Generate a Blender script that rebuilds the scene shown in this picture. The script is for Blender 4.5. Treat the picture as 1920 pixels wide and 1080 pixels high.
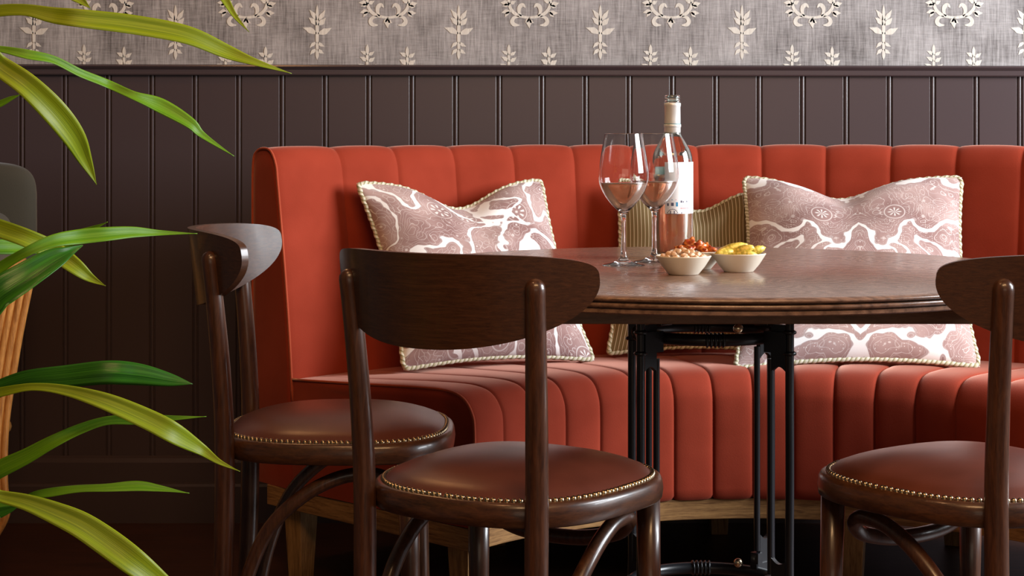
import bpy, math, random
from math import sin, cos, pi, sqrt, atan2, radians
from mathutils import Vector, Matrix
random.seed(7)
for o in list(bpy.data.objects): bpy.data.objects.remove(o)
sc = bpy.context.scene
COL = sc.collection

# ------------------------------------------------------------ camera
H = 0.996; F = 3400.0; CX = 960.0; HY = 240.0
cam = bpy.data.cameras.new('camera'); camo = bpy.data.objects.new('camera', cam); COL.objects.link(camo)
cam.sensor_width = 36; cam.lens = F/1920*36
cam.shift_y = -(540-HY)/1920
camo.location = (0, 0, H); camo.rotation_euler = (pi/2, 0, 0)
sc.camera = camo
# ------------------------------------------------------------ colour management, world
sc.view_settings.view_transform = 'Standard'; sc.view_settings.look = 'None'
sc.view_settings.exposure = 0.0; sc.view_settings.gamma = 1.0; sc.view_settings.use_curve_mapping = False
w = bpy.data.worlds.new('world'); sc.world = w; w.use_nodes = True
w.node_tree.nodes['Background'].inputs[0].default_value = (1.0, 0.95, 0.9, 1)
w.node_tree.nodes['Background'].inputs[1].default_value = 0.05

def light(name, typ, loc, target, energy, color, size=0.2, size_y=None, spread=None):
    l = bpy.data.lights.new(name, typ); l.energy = energy; l.color = color
    if typ == 'AREA':
        l.size = size
        if size_y: l.shape = 'RECTANGLE'; l.size_y = size_y
        if spread: l.spread = spread
    else: l.shadow_soft_size = size
    o = bpy.data.objects.new(name, l); COL.objects.link(o); o.location = loc
    o.rotation_euler = (Vector(target)-Vector(loc)).to_track_quat('-Z', 'Y').to_euler()
    return o
# daylight through the window in the right hand wall
light('window_daylight', 'AREA', (3.1, 3.0, 1.72), (-0.2, 3.3, 0.8), 235, (0.90, 0.95, 1.0), 1.7, 1.35)
# warm ceiling lamps in the room and one near the back wall
light('ceiling_lamp', 'AREA', (0.45, 0.9, 2.5), (0.3, 2.9, 0.6), 42, (1.0, 0.58, 0.27), 1.5, 0.35)
light('ceiling_lamp', 'POINT', (-0.5, 2.2, 2.45), (0, 3, 0), 18, (1.0, 0.50, 0.22), 0.12)
light('corner_lamp', 'POINT', (-0.75, 4.0, 2.1), (0, 3, 0), 10, (1.0, 0.48, 0.18), 0.12)
light('room_fill', 'AREA', (0.6, -2.4, 1.25), (0.3, 3.6, 0.8), 13, (1.0, 0.78, 0.58), 3.0, 1.3)  # soft warm fill added low behind the camera, lifts surfaces that face it

# ------------------------------------------------------------ materials
MATS = {}
def mat(name, col=(0.5, 0.5, 0.5), rough=0.5, metal=0.0, **kw):
    m = bpy.data.materials.new(name); m.use_nodes = True; MATS[name] = m
    b = m.node_tree.nodes['Principled BSDF']
    b.inputs['Base Color'].default_value = (*col, 1); b.inputs['Roughness'].default_value = rough
    b.inputs['Metallic'].default_value = metal
    for k, v in kw.items():
        b.inputs[k.replace('_', ' ')].default_value = v
    return m
def N(m, t, **kw):
    n = m.node_tree.nodes.new(t)
    for k, v in kw.items():
        if k in ('inp',):
            for a, b in v.items(): n.inputs[a].default_value = b
        else: setattr(n, k, v)
    return n
def L(m, a, b): m.node_tree.links.new(a, b)
def BS(m): return m.node_tree.nodes['Principled BSDF']
def ramp(m, src, stops, interp='LINEAR'):
    r = N(m, 'ShaderNodeValToRGB'); r.color_ramp.interpolation = interp
    els = r.color_ramp.elements
    while len(els) < len(stops): els.new(0.5)
    for e, (p, c) in zip(els, stops): e.position = p; e.color = (*c, 1) if len(c) == 3 else c
    L(m, src, r.inputs[0]); return r
def coords(m, kind='Object', scale=(1, 1, 1), rot=(0, 0, 0)):
    tc = N(m, 'ShaderNodeTexCoord'); mp = N(m, 'ShaderNodeMapping')
    mp.inputs['Scale'].default_value = scale; mp.inputs['Rotation'].default_value = rot
    L(m, tc.outputs[kind], mp.inputs[0]); return mp.outputs[0]
def noise(m, vec, scale, detail=4, rough=0.5, dist=0.0):
    n = N(m, 'ShaderNodeTexNoise'); n.inputs['Scale'].default_value = scale
    n.inputs['Detail'].default_value = detail; n.inputs['Roughness'].default_value = rough; n.inputs['Distortion'].default_value = dist
    L(m, vec, n.inputs['Vector']); return n.outputs['Fac']
def bump(m, src, strength=0.2, dist=0.001):
    b = N(m, 'ShaderNodeBump'); b.inputs['Strength'].default_value = strength; b.inputs['Distance'].default_value = dist
    L(m, src, b.inputs['Height']); L(m, b.outputs[0], BS(m).inputs['Normal']); return b
def math_(m, op, a, b=None, c=None):
    n = N(m, 'ShaderNodeMath', operation=op)
    for i, v in enumerate((a, b, c)):
        if v is None: continue
        if isinstance(v, (int, float)): n.inputs[i].default_value = v
        else: L(m, v, n.inputs[i])
    return n.outputs[0]
def mix(m, f, a, b):
    n = N(m, 'ShaderNodeMix', data_type='RGBA')
    for i, v in ((0, f), (6, a), (7, b)):
        if isinstance(v, (int, float)): n.inputs[i].default_value = v
        elif isinstance(v, tuple): n.inputs[i].default_value = (*v, 1)
        else: L(m, v, n.inputs[i])
    return n.outputs[2]

def wood(name, dark, light_, rough, scale=(1, 1, 1), rot=(0, 0, 0), freq=30, coat=0.0, spec=0.5, bmp=0.08):
    m = mat(name, dark, rough, Coat_Weight=coat, Coat_Roughness=0.12)
    BS(m).inputs['Specular IOR Level'].default_value = spec
    v = coords(m, 'Object', scale, rot)
    n1 = noise(m, v, freq, 6, 0.6, 0.6)
    n2 = noise(m, v, freq*5, 3, 0.6)
    s = math_(m, 'ADD', math_(m, 'MULTIPLY', n1, 0.7), math_(m, 'MULTIPLY', n2, 0.3))
    r = ramp(m, s, [(0.35, dark), (0.65, light_)])
    L(m, r.outputs[0], BS(m).inputs['Base Color'])
    bump(m, n2, bmp, 0.001)
    return m
wood('walnut_panel', (0.032, 0.0110, 0.0045), (0.078, 0.029, 0.0115), 0.36, (0.5, 3, 12), freq=30, coat=0.18)
wood('walnut_rod', (0.030, 0.0105, 0.0055), (0.090, 0.034, 0.016), 0.33, (8, 8, 0.8), freq=18, coat=0.3)
wood('walnut_ring', (0.028, 0.010, 0.005), (0.095, 0.036, 0.015), 0.34, (2, 2, 9), freq=12, coat=0.3)
wood('oak_rail', (0.13, 0.055, 0.018), (0.40, 0.21, 0.075), 0.55, (1.5, 1.5, 22), freq=9, spec=0.3)
wood('oak_leg', (0.15, 0.07, 0.025), (0.40, 0.22, 0.08), 0.5, (12, 12, 1), freq=10, spec=0.3)
wood('rattan', (0.28, 0.10, 0.02), (0.62, 0.28, 0.07), 0.35, (9, 9, 1), freq=14, coat=0.2)
# table top: stained oak with a long cathedral grain
m = mat('table_oak', (0.05, 0.02, 0.012), 0.27, Coat_Weight=0.6, Coat_Roughness=0.2)
v = coords(m, 'Object', (1.6, 9, 4), (0, 0, radians(-24)))
n0 = noise(m, coords(m, 'Object', (2.2, 5, 2), (0, 0, radians(-24))), 1.6, 2, 0.4)
wv = math_(m, 'SINE', math_(m, 'MULTIPLY', n0, 150.0))
n1 = noise(m, v, 40, 5, 0.65)
s = math_(m, 'ADD', math_(m, 'MULTIPLY', wv, 0.10), n1)
r = ramp(m, s, [(0.30, (0.11, 0.060, 0.040)), (0.72, (0.28, 0.165, 0.115))]); L(m, r.outputs[0], BS(m).inputs['Base Color'])
rr = ramp(m, s, [(0.3, (0.36,)*3), (0.7, (0.22,)*3)]); L(m, rr.outputs[0], BS(m).inputs['Roughness'])
bump(m, s, 0.10, 0.0006)
wood('underframe_wood', (0.12, 0.058, 0.028), (0.24, 0.125, 0.062), 0.45, (1, 6, 6), freq=16)

# velvet
def velvet(name, a, b, sheen):
    m = mat(name, a, 0.85, Sheen_Weight=sheen, Sheen_Roughness=0.35)
    BS(m).inputs['Sheen Tint'].default_value = (1.0, 0.55, 0.42, 1); BS(m).inputs['Specular IOR Level'].default_value = 0.12
    v = coords(m, 'Object')
    n1 = noise(m, v, 7, 3, 0.5); n2 = noise(m, v, 420, 2, 0.6)
    c = mix(m, ramp(m, n1, [(0.35, (0, 0, 0)), (0.7, (1, 1, 1))]).outputs[0], a, b)
    L(m, c, BS(m).inputs['Base Color'])
    bump(m, n2, 0.25, 0.0008)
velvet('coral_velvet', (0.235, 0.028, 0.0115), (0.30, 0.039, 0.018), 0.6)
velvet('coral_piping', (0.36, 0.06, 0.028), (0.42, 0.08, 0.038), 0.6)
m = mat('olive_velvet', (0.030, 0.025, 0.014), 0.9, Sheen_Weight=0.1, Sheen_Roughness=0.4)
bump(m, noise(m, coords(m), 300, 2), 0.2, 0.001)
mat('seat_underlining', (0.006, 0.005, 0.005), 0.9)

# leather
m = mat('brown_leather', (0.085, 0.022, 0.014), 0.33)
v = coords(m); n1 = noise(m, v, 9, 3); n2 = noise(m, v, 350, 3)
L(m, ramp(m, n1, [(0.3, (0.085, 0.024, 0.015)), (0.7, (0.14, 0.040, 0.026))]).outputs[0], BS(m).inputs['Base Color'])
bump(m, n2, 0.12, 0.0006)
mat('antique_brass', (0.42, 0.32, 0.20), 0.28, 1.0)
m = mat('brass_screw', (0.75, 0.62, 0.42), 0.2, 1.0)
mat('cast_iron', (0.008, 0.009, 0.012), 0.33, 0.0, Coat_Weight=0.2, Coat_Roughness=0.2)
# wall
m = mat('plum_paint', (0.058, 0.040, 0.042), 0.27)
n1 = noise(m, coords(m), 160, 3); bump(m, n1, 0.05, 0.001)
BS(m).inputs['Specular IOR Level'].default_value = 0.45
m = mat('linen_wallpaper', (0.3, 0.27, 0.27), 0.8); BS(m).inputs['Specular IOR Level'].default_value = 0.2
va = noise(m, coords(m, 'Object', (9, 1, 0.6)), 26, 5, 0.7); vb = noise(m, coords(m, 'Object', (0.6, 1, 7)), 40, 4, 0.7); vc = noise(m, coords(m), 9, 3)
s = math_(m, 'ADD', math_(m, 'ADD', math_(m, 'MULTIPLY', va, 0.5), math_(m, 'MULTIPLY', vb, 0.25)), math_(m, 'MULTIPLY', vc, 0.35))
r = ramp(m, s, [(0.40, (0.115, 0.104, 0.102)), (0.68, (0.40, 0.38, 0.38))]); L(m, r.outputs[0], BS(m).inputs['Base Color'])
m = mat('wallpaper_motif', (0.60, 0.56, 0.50), 0.8)
va = noise(m, coords(m, 'Object', (8, 1, 0.8)), 30, 4, 0.7)
L(m, ramp(m, va, [(0.3, (0.50, 0.46, 0.41)), (0.7, (0.68, 0.65, 0.59))]).outputs[0], BS(m).inputs['Base Color'])
m = wood('floor_boards', (0.028, 0.009, 0.005), (0.07, 0.022, 0.011), 0.4, (0.7, 7, 1), freq=8)
# pillow cloth: mauve paisley on white, drawn in the cloth's own UVs
def paisley(name, mirror, seed):
    m = mat(name, (0.8, 0.78, 0.76), 0.85, Sheen_Weight=0.15); BS(m).inputs['Specular IOR Level'].default_value = 0.15
    uv = N(m, 'ShaderNodeUVMap'); sp = N(m, 'ShaderNodeSeparateXYZ'); L(m, uv.outputs[0], sp.inputs[0])
    x = sp.outputs[0]
    if mirror: x = math_(m, 'ABSOLUTE', math_(m, 'SUBTRACT', x, 0.5))
    cb = N(m, 'ShaderNodeCombineXYZ'); L(m, x, cb.inputs[0]); L(m, sp.outputs[1], cb.inputs[1]); cb.inputs[2].default_value = seed
    p = cb.outputs[0]
    nz = N(m, 'ShaderNodeTexNoise'); nz.inputs['Scale'].default_value = 7; nz.inputs['Detail'].default_value = 2; L(m, p, nz.inputs['Vector'])
    va_ = N(m, 'ShaderNodeVectorMath', operation='MULTIPLY_ADD'); L(m, nz.outputs['Color'], va_.inputs[0])
    va_.inputs[1].default_value = (0.16, 0.16, 0); L(m, p, va_.inputs[2])
    q = va_.outputs[0]
    # winding white ground between scalloped lobes
    nb_ = N(m, 'ShaderNodeTexNoise'); nb_.inputs['Scale'].default_value = 4.6; nb_.inputs['Detail'].default_value = 1.5; nb_.inputs['Roughness'].default_value = .45; nb_.inputs['Distortion'].default_value = .5; L(m, p, nb_.inputs['Vector'])
    v2 = N(m, 'ShaderNodeTexVoronoi', feature='F1'); v2.inputs['Scale'].default_value = 22; L(m, p, v2.inputs['Vector'])
    body = math_(m, 'SUBTRACT', math_(m, 'ABSOLUTE', math_(m, 'SUBTRACT', nb_.outputs['Fac'], 0.5)), math_(m, 'MULTIPLY', v2.outputs['Distance'], 0.046))
    mask = ramp(m, body, [(0.0, (0, 0, 0)), (0.006, (1, 1, 1))]).outputs[0]
    v5 = N(m, 'ShaderNodeTexVoronoi', feature='DISTANCE_TO_EDGE'); v5.inputs['Scale'].default_value = 8.0; L(m, q, v5.inputs['Vector'])
    ring = math_(m, 'SINE', math_(m, 'MULTIPLY', body, 170.0))
    ringm = ramp(m, ring, [(0.94, (0, 0, 0)), (0.99, (1, 1, 1))]).outputs[0]
    # rows of pale beads that follow leaf outlines
    v3 = N(m, 'ShaderNodeTexVoronoi', feature='F1'); v3.inputs['Scale'].default_value = 92; v3.inputs['Randomness'].default_value = 0.2; L(m, p, v3.inputs['Vector'])
    dots = ramp(m, v3.outputs['Distance'], [(0.24, (1, 1, 1)), (0.36, (0, 0, 0))]).outputs[0]
    band = ramp(m, v5.outputs['Distance'], [(0.0, (1, 1, 1)), (0.07, (1, 1, 1)), (0.085, (0, 0, 0)), (0.2, (0, 0, 0)), (0.215, (1, 1, 1)), (0.27, (1, 1, 1)), (0.285, (0, 0, 0))]).outputs[0]
    d2 = math_(m, 'MULTIPLY', dots, band)
    # small curls: ring with an eye
    v6 = N(m, 'ShaderNodeTexVoronoi', feature='F1'); v6.inputs['Scale'].default_value = 14; v6.inputs['Randomness'].default_value = 0.7; L(m, p, v6.inputs['Vector'])
    sw = ramp(m, v6.outputs['Distance'], [(0.08, (1, 1, 1)), (0.11, (0, 0, 0)), (0.235, (0, 0, 0)), (0.26, (.8, .8, .8)), (0.29, (0, 0, 0)), (0.5, (0, 0, 0)), (0.515, (.5, .5, .5)), (0.54, (0, 0, 0))]).outputs[0]
    # eight-petalled flowers with a round eye
    v4 = N(m, 'ShaderNodeTexVoronoi', feature='F1'); v4.inputs['Scale'].default_value = 4.3; v4.inputs['Randomness'].default_value = .75; L(m, p, v4.inputs['Vector'])
    dv = N(m, 'ShaderNodeVectorMath', operation='SUBTRACT'); L(m, p, dv.inputs[0]); L(m, v4.outputs['Position'], dv.inputs[1])
    ds = N(m, 'ShaderNodeSeparateXYZ'); L(m, dv.outputs[0], ds.inputs[0])
    ang = math_(m, 'ARCTAN2', ds.outputs[1], ds.outputs[0]); pc = math_(m, 'COSINE', math_(m, 'MULTIPLY', ang, 8.0))
    rr_ = v4.outputs['Distance']
    annul = ramp(m, rr_, [(0.10, (0, 0, 0)), (0.13, (1, 1, 1)), (0.19, (1, 1, 1)), (0.22, (0, 0, 0))]).outputs[0]
    pet = math_(m, 'MULTIPLY', annul, ramp(m, math_(m, 'MULTIPLY_ADD', pc, .5, .5), [(0.55, (0, 0, 0)), (0.75, (1, 1, 1))]).outputs[0])
    eye = ramp(m, rr_, [(0.045, (1, 1, 1)), (0.065, (0, 0, 0)), (0.25, (0, 0, 0)), (0.262, (.8, .8, .8)), (0.28, (0, 0, 0))]).outputs[0]
    clear = ramp(m, rr_, [(0.28, (0, 0, 0)), (0.31, (1, 1, 1))]).outputs[0]
    fl = math_(m, 'MAXIMUM', pet, eye)
    fine = math_(m, 'MAXIMUM', math_(m, 'MAXIMUM', math_(m, 'MULTIPLY', ringm, 0.6), math_(m, 'MULTIPLY', d2, .75)), math_(m, 'MULTIPLY', sw, 0.65))
    lines = math_(m, 'MAXIMUM', math_(m, 'MULTIPLY', fine, clear), math_(m, 'MULTIPLY', fl, .9))
    vary = noise(m, p, 5, 3)
    mauve = mix(m, ramp(m, vary, [(0.35, (0, 0, 0)), (0.65, (1, 1, 1))]).outputs[0], (0.26, 0.15, 0.14), (0.45, 0.315, 0.295))
    inner = mix(m, lines, mauve, (0.78, 0.73, 0.71))
    edge = ramp(m, body, [(0.0, (0, 0, 0)), (0.004, (1, 1, 1)), (0.010, (.6, .6, .6)), (0.018, (0, 0, 0))]).outputs[0]
    inner = mix(m, math_(m, 'MULTIPLY', edge, 0.6), inner, (0.27, 0.17, 0.17))
    c = mix(m, mask, (0.84, 0.82, 0.81), inner)
    L(m, c, BS(m).inputs['Base Color'])
    bump(m, noise(m, p, 300, 2), 0.15, 0.0008)
paisley('paisley_cloth', False, 1.3); paisley('mirrored_paisley_cloth', True, 4.2)
def stripes(name, freq, slant):
    m = mat(name, (0.4, 0.3, 0.2), 0.85); BS(m).inputs['Specular IOR Level'].default_value = 0.15
    uv = N(m, 'ShaderNodeUVMap'); sp = N(m, 'ShaderNodeSeparateXYZ'); L(m, uv.outputs[0], sp.inputs[0])
    a = math_(m, 'ADD', math_(m, 'MULTIPLY', sp.outputs[0], freq), math_(m, 'MULTIPLY', sp.outputs[1], slant))
    return m, math_(m, 'FRACT', a), sp
m, fr, sp = stripes('striped_cloth', 46.0, 0.0)
L(m, ramp(m, fr, [(0.0, (0.13, 0.085, 0.035)), (0.30, (0.20, 0.135, 0.06)), (0.38, (0.50, 0.43, 0.29)), (0.50, (0.60, 0.53, 0.39)), (0.58, (0.20, 0.14, 0.06)), (0.78, (0.15, 0.12, 0.055)), (0.9, (0.24, 0.175, 0.085))]).outputs[0], BS(m).inputs['Base Color'])
bump(m, fr, 0.2, 0.001)
m, fr, sp = stripes('twisted_cord', 1.0, 2.0)
L(m, ramp(m, fr, [(0.0, (0.62, 0.58, 0.44)), (0.35, (0.74, 0.70, 0.58)), (0.5, (0.26, 0.24, 0.13)), (0.7, (0.34, 0.31, 0.17)), (0.95, (0.62, 0.58, 0.44))]).outputs[0], BS(m).inputs['Base Color'])
# leaves
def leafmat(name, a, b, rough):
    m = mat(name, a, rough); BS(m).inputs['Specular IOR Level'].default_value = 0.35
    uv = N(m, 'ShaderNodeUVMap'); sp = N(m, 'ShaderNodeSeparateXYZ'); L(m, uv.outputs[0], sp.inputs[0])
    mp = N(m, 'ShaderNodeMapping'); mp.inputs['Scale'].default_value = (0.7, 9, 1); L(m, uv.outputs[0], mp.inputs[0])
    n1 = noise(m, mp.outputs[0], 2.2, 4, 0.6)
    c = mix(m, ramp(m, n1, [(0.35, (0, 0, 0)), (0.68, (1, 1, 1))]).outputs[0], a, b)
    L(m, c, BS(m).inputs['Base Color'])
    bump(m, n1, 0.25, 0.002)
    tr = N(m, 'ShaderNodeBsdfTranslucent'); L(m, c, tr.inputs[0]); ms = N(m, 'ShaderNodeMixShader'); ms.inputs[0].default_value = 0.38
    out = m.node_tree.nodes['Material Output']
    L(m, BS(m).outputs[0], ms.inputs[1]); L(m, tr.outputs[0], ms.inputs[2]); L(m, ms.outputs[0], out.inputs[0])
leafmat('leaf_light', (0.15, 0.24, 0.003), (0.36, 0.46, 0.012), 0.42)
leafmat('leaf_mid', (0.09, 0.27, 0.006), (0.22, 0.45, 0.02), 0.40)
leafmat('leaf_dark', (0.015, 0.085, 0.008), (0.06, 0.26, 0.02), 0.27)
mat('cane_bark', (0.16, 0.11, 0.06), 0.8); mat('pot_glaze', (0.08, 0.08, 0.085), 0.35); mat('potting_soil', (0.02, 0.013, 0.008), 0.95)
# glass and table things
mat('clear_glass', (1, 1, 1), 0.0, Transmission_Weight=1.0, IOR=1.48)
mat('green_glass', (0.90, 0.98, 0.94), 0.0, Transmission_Weight=1.0, IOR=1.48)
mat('rose_wine', (1.0, 0.53, 0.34), 0.0, Transmission_Weight=0.85, IOR=1.34)
mat('bottled_wine', (0.95, 0.36, 0.22), 0.0, Transmission_Weight=0.68, IOR=1.34)
mat('capsule_foil', (0.72, 0.71, 0.70), 0.38, 0.35); mat('teal_ring', (0.02, 0.22, 0.25), 0.4)
mat('label_paper', (0.86, 0.86, 0.88), 0.7); mat('label_ink', (0.10, 0.10, 0.16), 0.7); mat('label_blue', (0.05, 0.30, 0.55), 0.7); mat('label_red', (0.75, 0.25, 0.28), 0.7)
mat('cream_stoneware', (0.72, 0.66, 0.55), 0.35, Coat_Weight=0.3)
def food(name, a, b, rough, sc_):
    m = mat(name, a, rough, Subsurface_Weight=0.1, Subsurface_Radius=(0.01, 0.005, 0.003))
    L(m, ramp(m, noise(m, coords(m, 'Object'), sc_, 3), [(0.42, a), (0.6, b)]).outputs[0], BS(m).inputs['Base Color'])
food('nut_cream', (0.62, 0.36, 0.20), (0.82, 0.62, 0.46), 0.5, 90)
food('tomato_red', (0.30, 0.035, 0.01), (0.68, 0.22, 0.04), 0.28, 130)
food('pickle_yellow', (0.42, 0.32, 0.03), (0.85, 0.62, 0.12), 0.4, 150)

# ------------------------------------------------------------ mesh helpers
class MB:
    def __init__(s): s.v = []; s.f = []; s.mi = []; s.uv = []
    def add(s, vs, fs, mi=0, uv=None):
        o = len(s.v); s.v += [tuple(a) for a in vs]; s.f += [tuple(o+i for i in f) for f in fs]; s.mi += [mi]*len(fs)
        s.uv += (uv if uv else [(0, 0)]*len(vs))
    def box(s, c, d, mi=0, rz=0, taper=1.0):
        x, y, z = d[0]/2, d[1]/2, d[2]/2; R = Matrix.Rotation(rz, 3, 'Z'); vs = []
        for sz in (-1, 1):
            k = 1 if sz > 0 else taper
            for sx, sy in ((-1, -1), (1, -1), (1, 1), (-1, 1)):
                vs.append(Vector(c)+R @ Vector((sx*x*k, sy*y*k, sz*z)))
        s.add(vs, [(3, 2, 1, 0), (4, 5, 6, 7), (0, 1, 5, 4), (1, 2, 6, 5), (2, 3, 7, 6), (3, 0, 4, 7)], mi)
    def lathe(s, prof, n=48, c=(0, 0, 0), mi=0, a0=0, a1=2*pi, uvs=False):
        full = abs(a1-a0-2*pi) < 1e-6; m_ = n if full else n+1; vs = []; fs = []; k = len(prof)
        for i in range(m_):
            a = a0+(a1-a0)*i/n
            for r, z in prof: vs.append((c[0]+r*cos(a), c[1]+r*sin(a), c[2]+z))
        for i in range(n):
            j = (i+1) % m_
            for q in range(k-1): fs.append((i*k+q, j*k+q, j*k+q+1, i*k+q+1))
        s.add(vs, fs, mi)
    def tube(s, pts, rad, n=12, mi=0, dome=(False, False), closed=False, twist=None, ulen=None):
        P = [Vector(p) for p in pts]; k = len(P)
        R = list(rad) if isinstance(rad, (list, tuple)) else [rad]*k
        if not closed:
            if dome[0]:
                d = (P[0]-P[1]).normalized(); r = R[0]; add = [(P[0]+d*r*sin(a), r*cos(a)) for a in (1.5, 1.2, .85, .45)]
                P = [a for a, b in add]+P; R = [max(b, 1e-5) for a, b in add]+R
            if dome[1]:
                d = (P[-1]-P[-2]).normalized(); r = R[-1]; add = [(P[-1]+d*r*sin(a), r*cos(a)) for a in (.45, .85, 1.2, 1.5)]
                P += [a for a, b in add]; R += [max(b, 1e-5) for a, b in add]
        k = len(P); vs = []; fs = []; uv = []
        T = []
        for i in range(k):
            if closed: t = P[(i+1) % k]-P[i-1]
            else: t = P[min(i+1, k-1)]-P[max(i-1, 0)]
            T.append(t.normalized())
        up = Vector((0, 0, 1)) if abs(T[0].z) < .9 else Vector((0, 1, 0))
        nrm = (up-T[0]*up.dot(T[0])).normalized(); dist = 0
        for i in range(k):
            nrm = (nrm-T[i]*nrm.dot(T[i])).normalized(); bn = T[i].cross(nrm)
            if i: dist += (P[i]-P[i-1]).length
            for j in range(n):
                a = 2*pi*j/n; rr = R[i]
                if twist: rr *= 1+.16*cos(2*a+2*pi*dist/twist)
                vs.append(P[i]+(nrm*cos(a)+bn*sin(a))*rr); uv.append((dist/(ulen or 1), j/n))
        for i in range(k if closed else k-1):
            i2 = (i+1) % k
            for j in range(n): fs.append((i*n+j, i*n+(j+1) % n, i2*n+(j+1) % n, i2*n+j))
        if not closed: fs.append(tuple(range(n-1, -1, -1))); fs.append(tuple((k-1)*n+j for j in range(n)))
        s.add(vs, fs, mi, uv)
    def grid(s, fn, us, vs_, mi=0, uvfn=None, flip=False):
        nu, nv = len(us), len(vs_); V = []; fs = []; uv = []
        for u in us:
            for v in vs_: V.append(fn(u, v)); uv.append(uvfn(u, v) if uvfn else (u, v))
        for i in range(nu-1):
            for j in range(nv-1):
                q = (i*nv+j, (i+1)*nv+j, (i+1)*nv+j+1, i*nv+j+1); fs.append(q[::-1] if flip else q)
        s.add(V, fs, mi, uv)
    def build(s, name, mats, parent=None, smooth=True, sharp=None, bevel=None, merge=False):
        me = bpy.data.meshes.new(name); me.from_pydata(s.v, [], s.f)
        ul = me.uv_layers.new(name='UVMap')
        for lp in me.loops: ul.data[lp.index].uv = s.uv[lp.vertex_index]
        for mm in (mats if isinstance(mats, (list, tuple)) else [mats]): me.materials.append(MATS[mm])
        me.polygons.foreach_set('material_index', s.mi)
        me.polygons.foreach_set('use_smooth', [smooth]*len(s.f))
        if merge:
            import bmesh
            bm = bmesh.new(); bm.from_mesh(me); bmesh.ops.remove_doubles(bm, verts=bm.verts, dist=1e-5); bmesh.ops.recalc_face_normals(bm, faces=bm.faces); bm.to_mesh(me); bm.free()
        if smooth and sharp: me.set_sharp_from_angle(angle=radians(sharp))
        me.update()
        o = bpy.data.objects.new(name, me); COL.objects.link(o)
        if parent: o.parent = parent
        if bevel:
            b = o.modifiers.new('bevel', 'BEVEL'); b.width = bevel; b.segments = 3; b.limit_method = 'ANGLE'; b.angle_limit = radians(40)
        return o
def empty(name, loc=(0, 0, 0), rz=0):
    o = bpy.data.objects.new(name, None); COL.objects.link(o); o.location = loc; o.rotation_euler = (0, 0, rz); o.empty_display_size = .05; return o
def tag(o, label=None, cat=None, group=None, kind=None):
    if label: o['label'] = label
    if cat: o['category'] = cat
    if group: o['group'] = group
    if kind: o['kind'] = kind
    return o
def copy_tree(o, parent=None):
    c = o.copy(); COL.objects.link(c); c.parent = parent
    for ch in [x for x in bpy.data.objects if x.parent == o]: copy_tree(ch, c)
    return c
def cr(pts, n=8, closed=False):          # Catmull-Rom through tuples of any length
    out = []; k = len(pts); rng = range(k if closed else k-1)
    g = (lambda i: pts[i % k]) if closed else (lambda i: pts[min(max(i, 0), k-1)])
    for i in rng:
        a, b, c, d = g(i-1), g(i), g(i+1), g(i+2)
        for q in range(n):
            t = q/n
            out.append(tuple(.5*(2*b[j]+(c[j]-a[j])*t+(2*a[j]-5*b[j]+4*c[j]-d[j])*t*t+(3*b[j]-a[j]-3*c[j]+d[j])*t**3) for j in range(len(b))))
    if not closed: out.append(tuple(pts[-1]))
    return out
def W(px, py, d): return Vector(((px-CX)/F*d, d, H-(py-HY)/F*d))
def lin(a, b, n): return [a+(b-a)*i/(n-1) for i in range(n)]

# ============================================================ SETTING
WY = 4.60; XL = -2.3; XR = 3.3
b = MB(); b.box(((XL+XR)/2, 1.3, -.02), (XR-XL, 6.7, .04)); o = b.build('floor', 'floor_boards', smooth=False); tag(o, kind='structure')
# floor board joints are in the mesh: narrow dark gaps
b = MB(); b.box(((XL+XR)/2, 1.3, 3.02), (XR-XL, 6.7, .04)); 
# back wall, panelled below the dado rail
P = .11006; x0 = -.473
prof = []
k0 = int((XL-x0)/P)-1
xs = []
for k in range(k0, int((XR-x0)/P)+2):
    c = x0+k*P
    if c-.01 < XL or c+.01 > XR: continue
    prof += [(c-.0085, 0), (c-.0078, .0004), (c-.0060, .0042), (c-.0046, .0042)]
    prof += [(c+.0046*-cos(a), .0038-.0040*sin(a)) for a in lin(.25, pi-.25, 7)]
    prof += [(c+.0046, .0042), (c+.0060, .0042), (c+.0078, .0004), (c+.0085, 0)]
prof = [(XL, 0)]+prof+[(XR, 0)]
b = MB()
b.grid(lambda u, z: (prof[u][0], WY+prof[u][1], z), list(range(len(prof))), [0, 1.145], flip=True)
# plaster with the printed wallpaper above the rail
b.grid(lambda x, z: (x, WY+.004, z), [XL, XR], [1.135, 3.0], mi=1, flip=True)
b.box(((XL+XR)/2, WY+.07, 1.5), (XR-XL, .12, 3.0), 0)
def pxm(x, y): return ((x-CX)/F*WY, H+(HY-y)/F*WY)       # wall units
YM = WY+.0032
def poly(pts):
    vs = [(*(pxm(x, y)),) for x, y in pts]; vs = [(a, YM, c) for a, c in vs]
    n = len(vs); cx_ = sum(v[0] for v in vs)/n; cz = sum(v[2] for v in vs)/n
    b.add(vs+[(cx_, YM, cz)], [(i, (i+1) % n, n) for i in range(n)], 2)
def stroke(pts, ws):
    pts = cr([(*p, w_) for p, w_ in zip(pts, ws)], 5)
    vs = []
    for i, (x, y, w_) in enumerate(pts):
        x1, y1, _ = pts[min(i+1, len(pts)-1)]; x2, y2, _ = pts[max(i-1, 0)]
        dx, dy = x1-x2, y1-y2; l = sqrt(dx*dx+dy*dy) or 1
        for s_ in (-1, 1):
            q = pxm(x-dy/l*w_*s_, y+dx/l*w_*s_); vs.append((q[0], YM, q[1]))
    b.add(vs, [(2*i, 2*i+1, 2*i+3, 2*i+2) for i in range(len(pts)-1)], 2)
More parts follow.
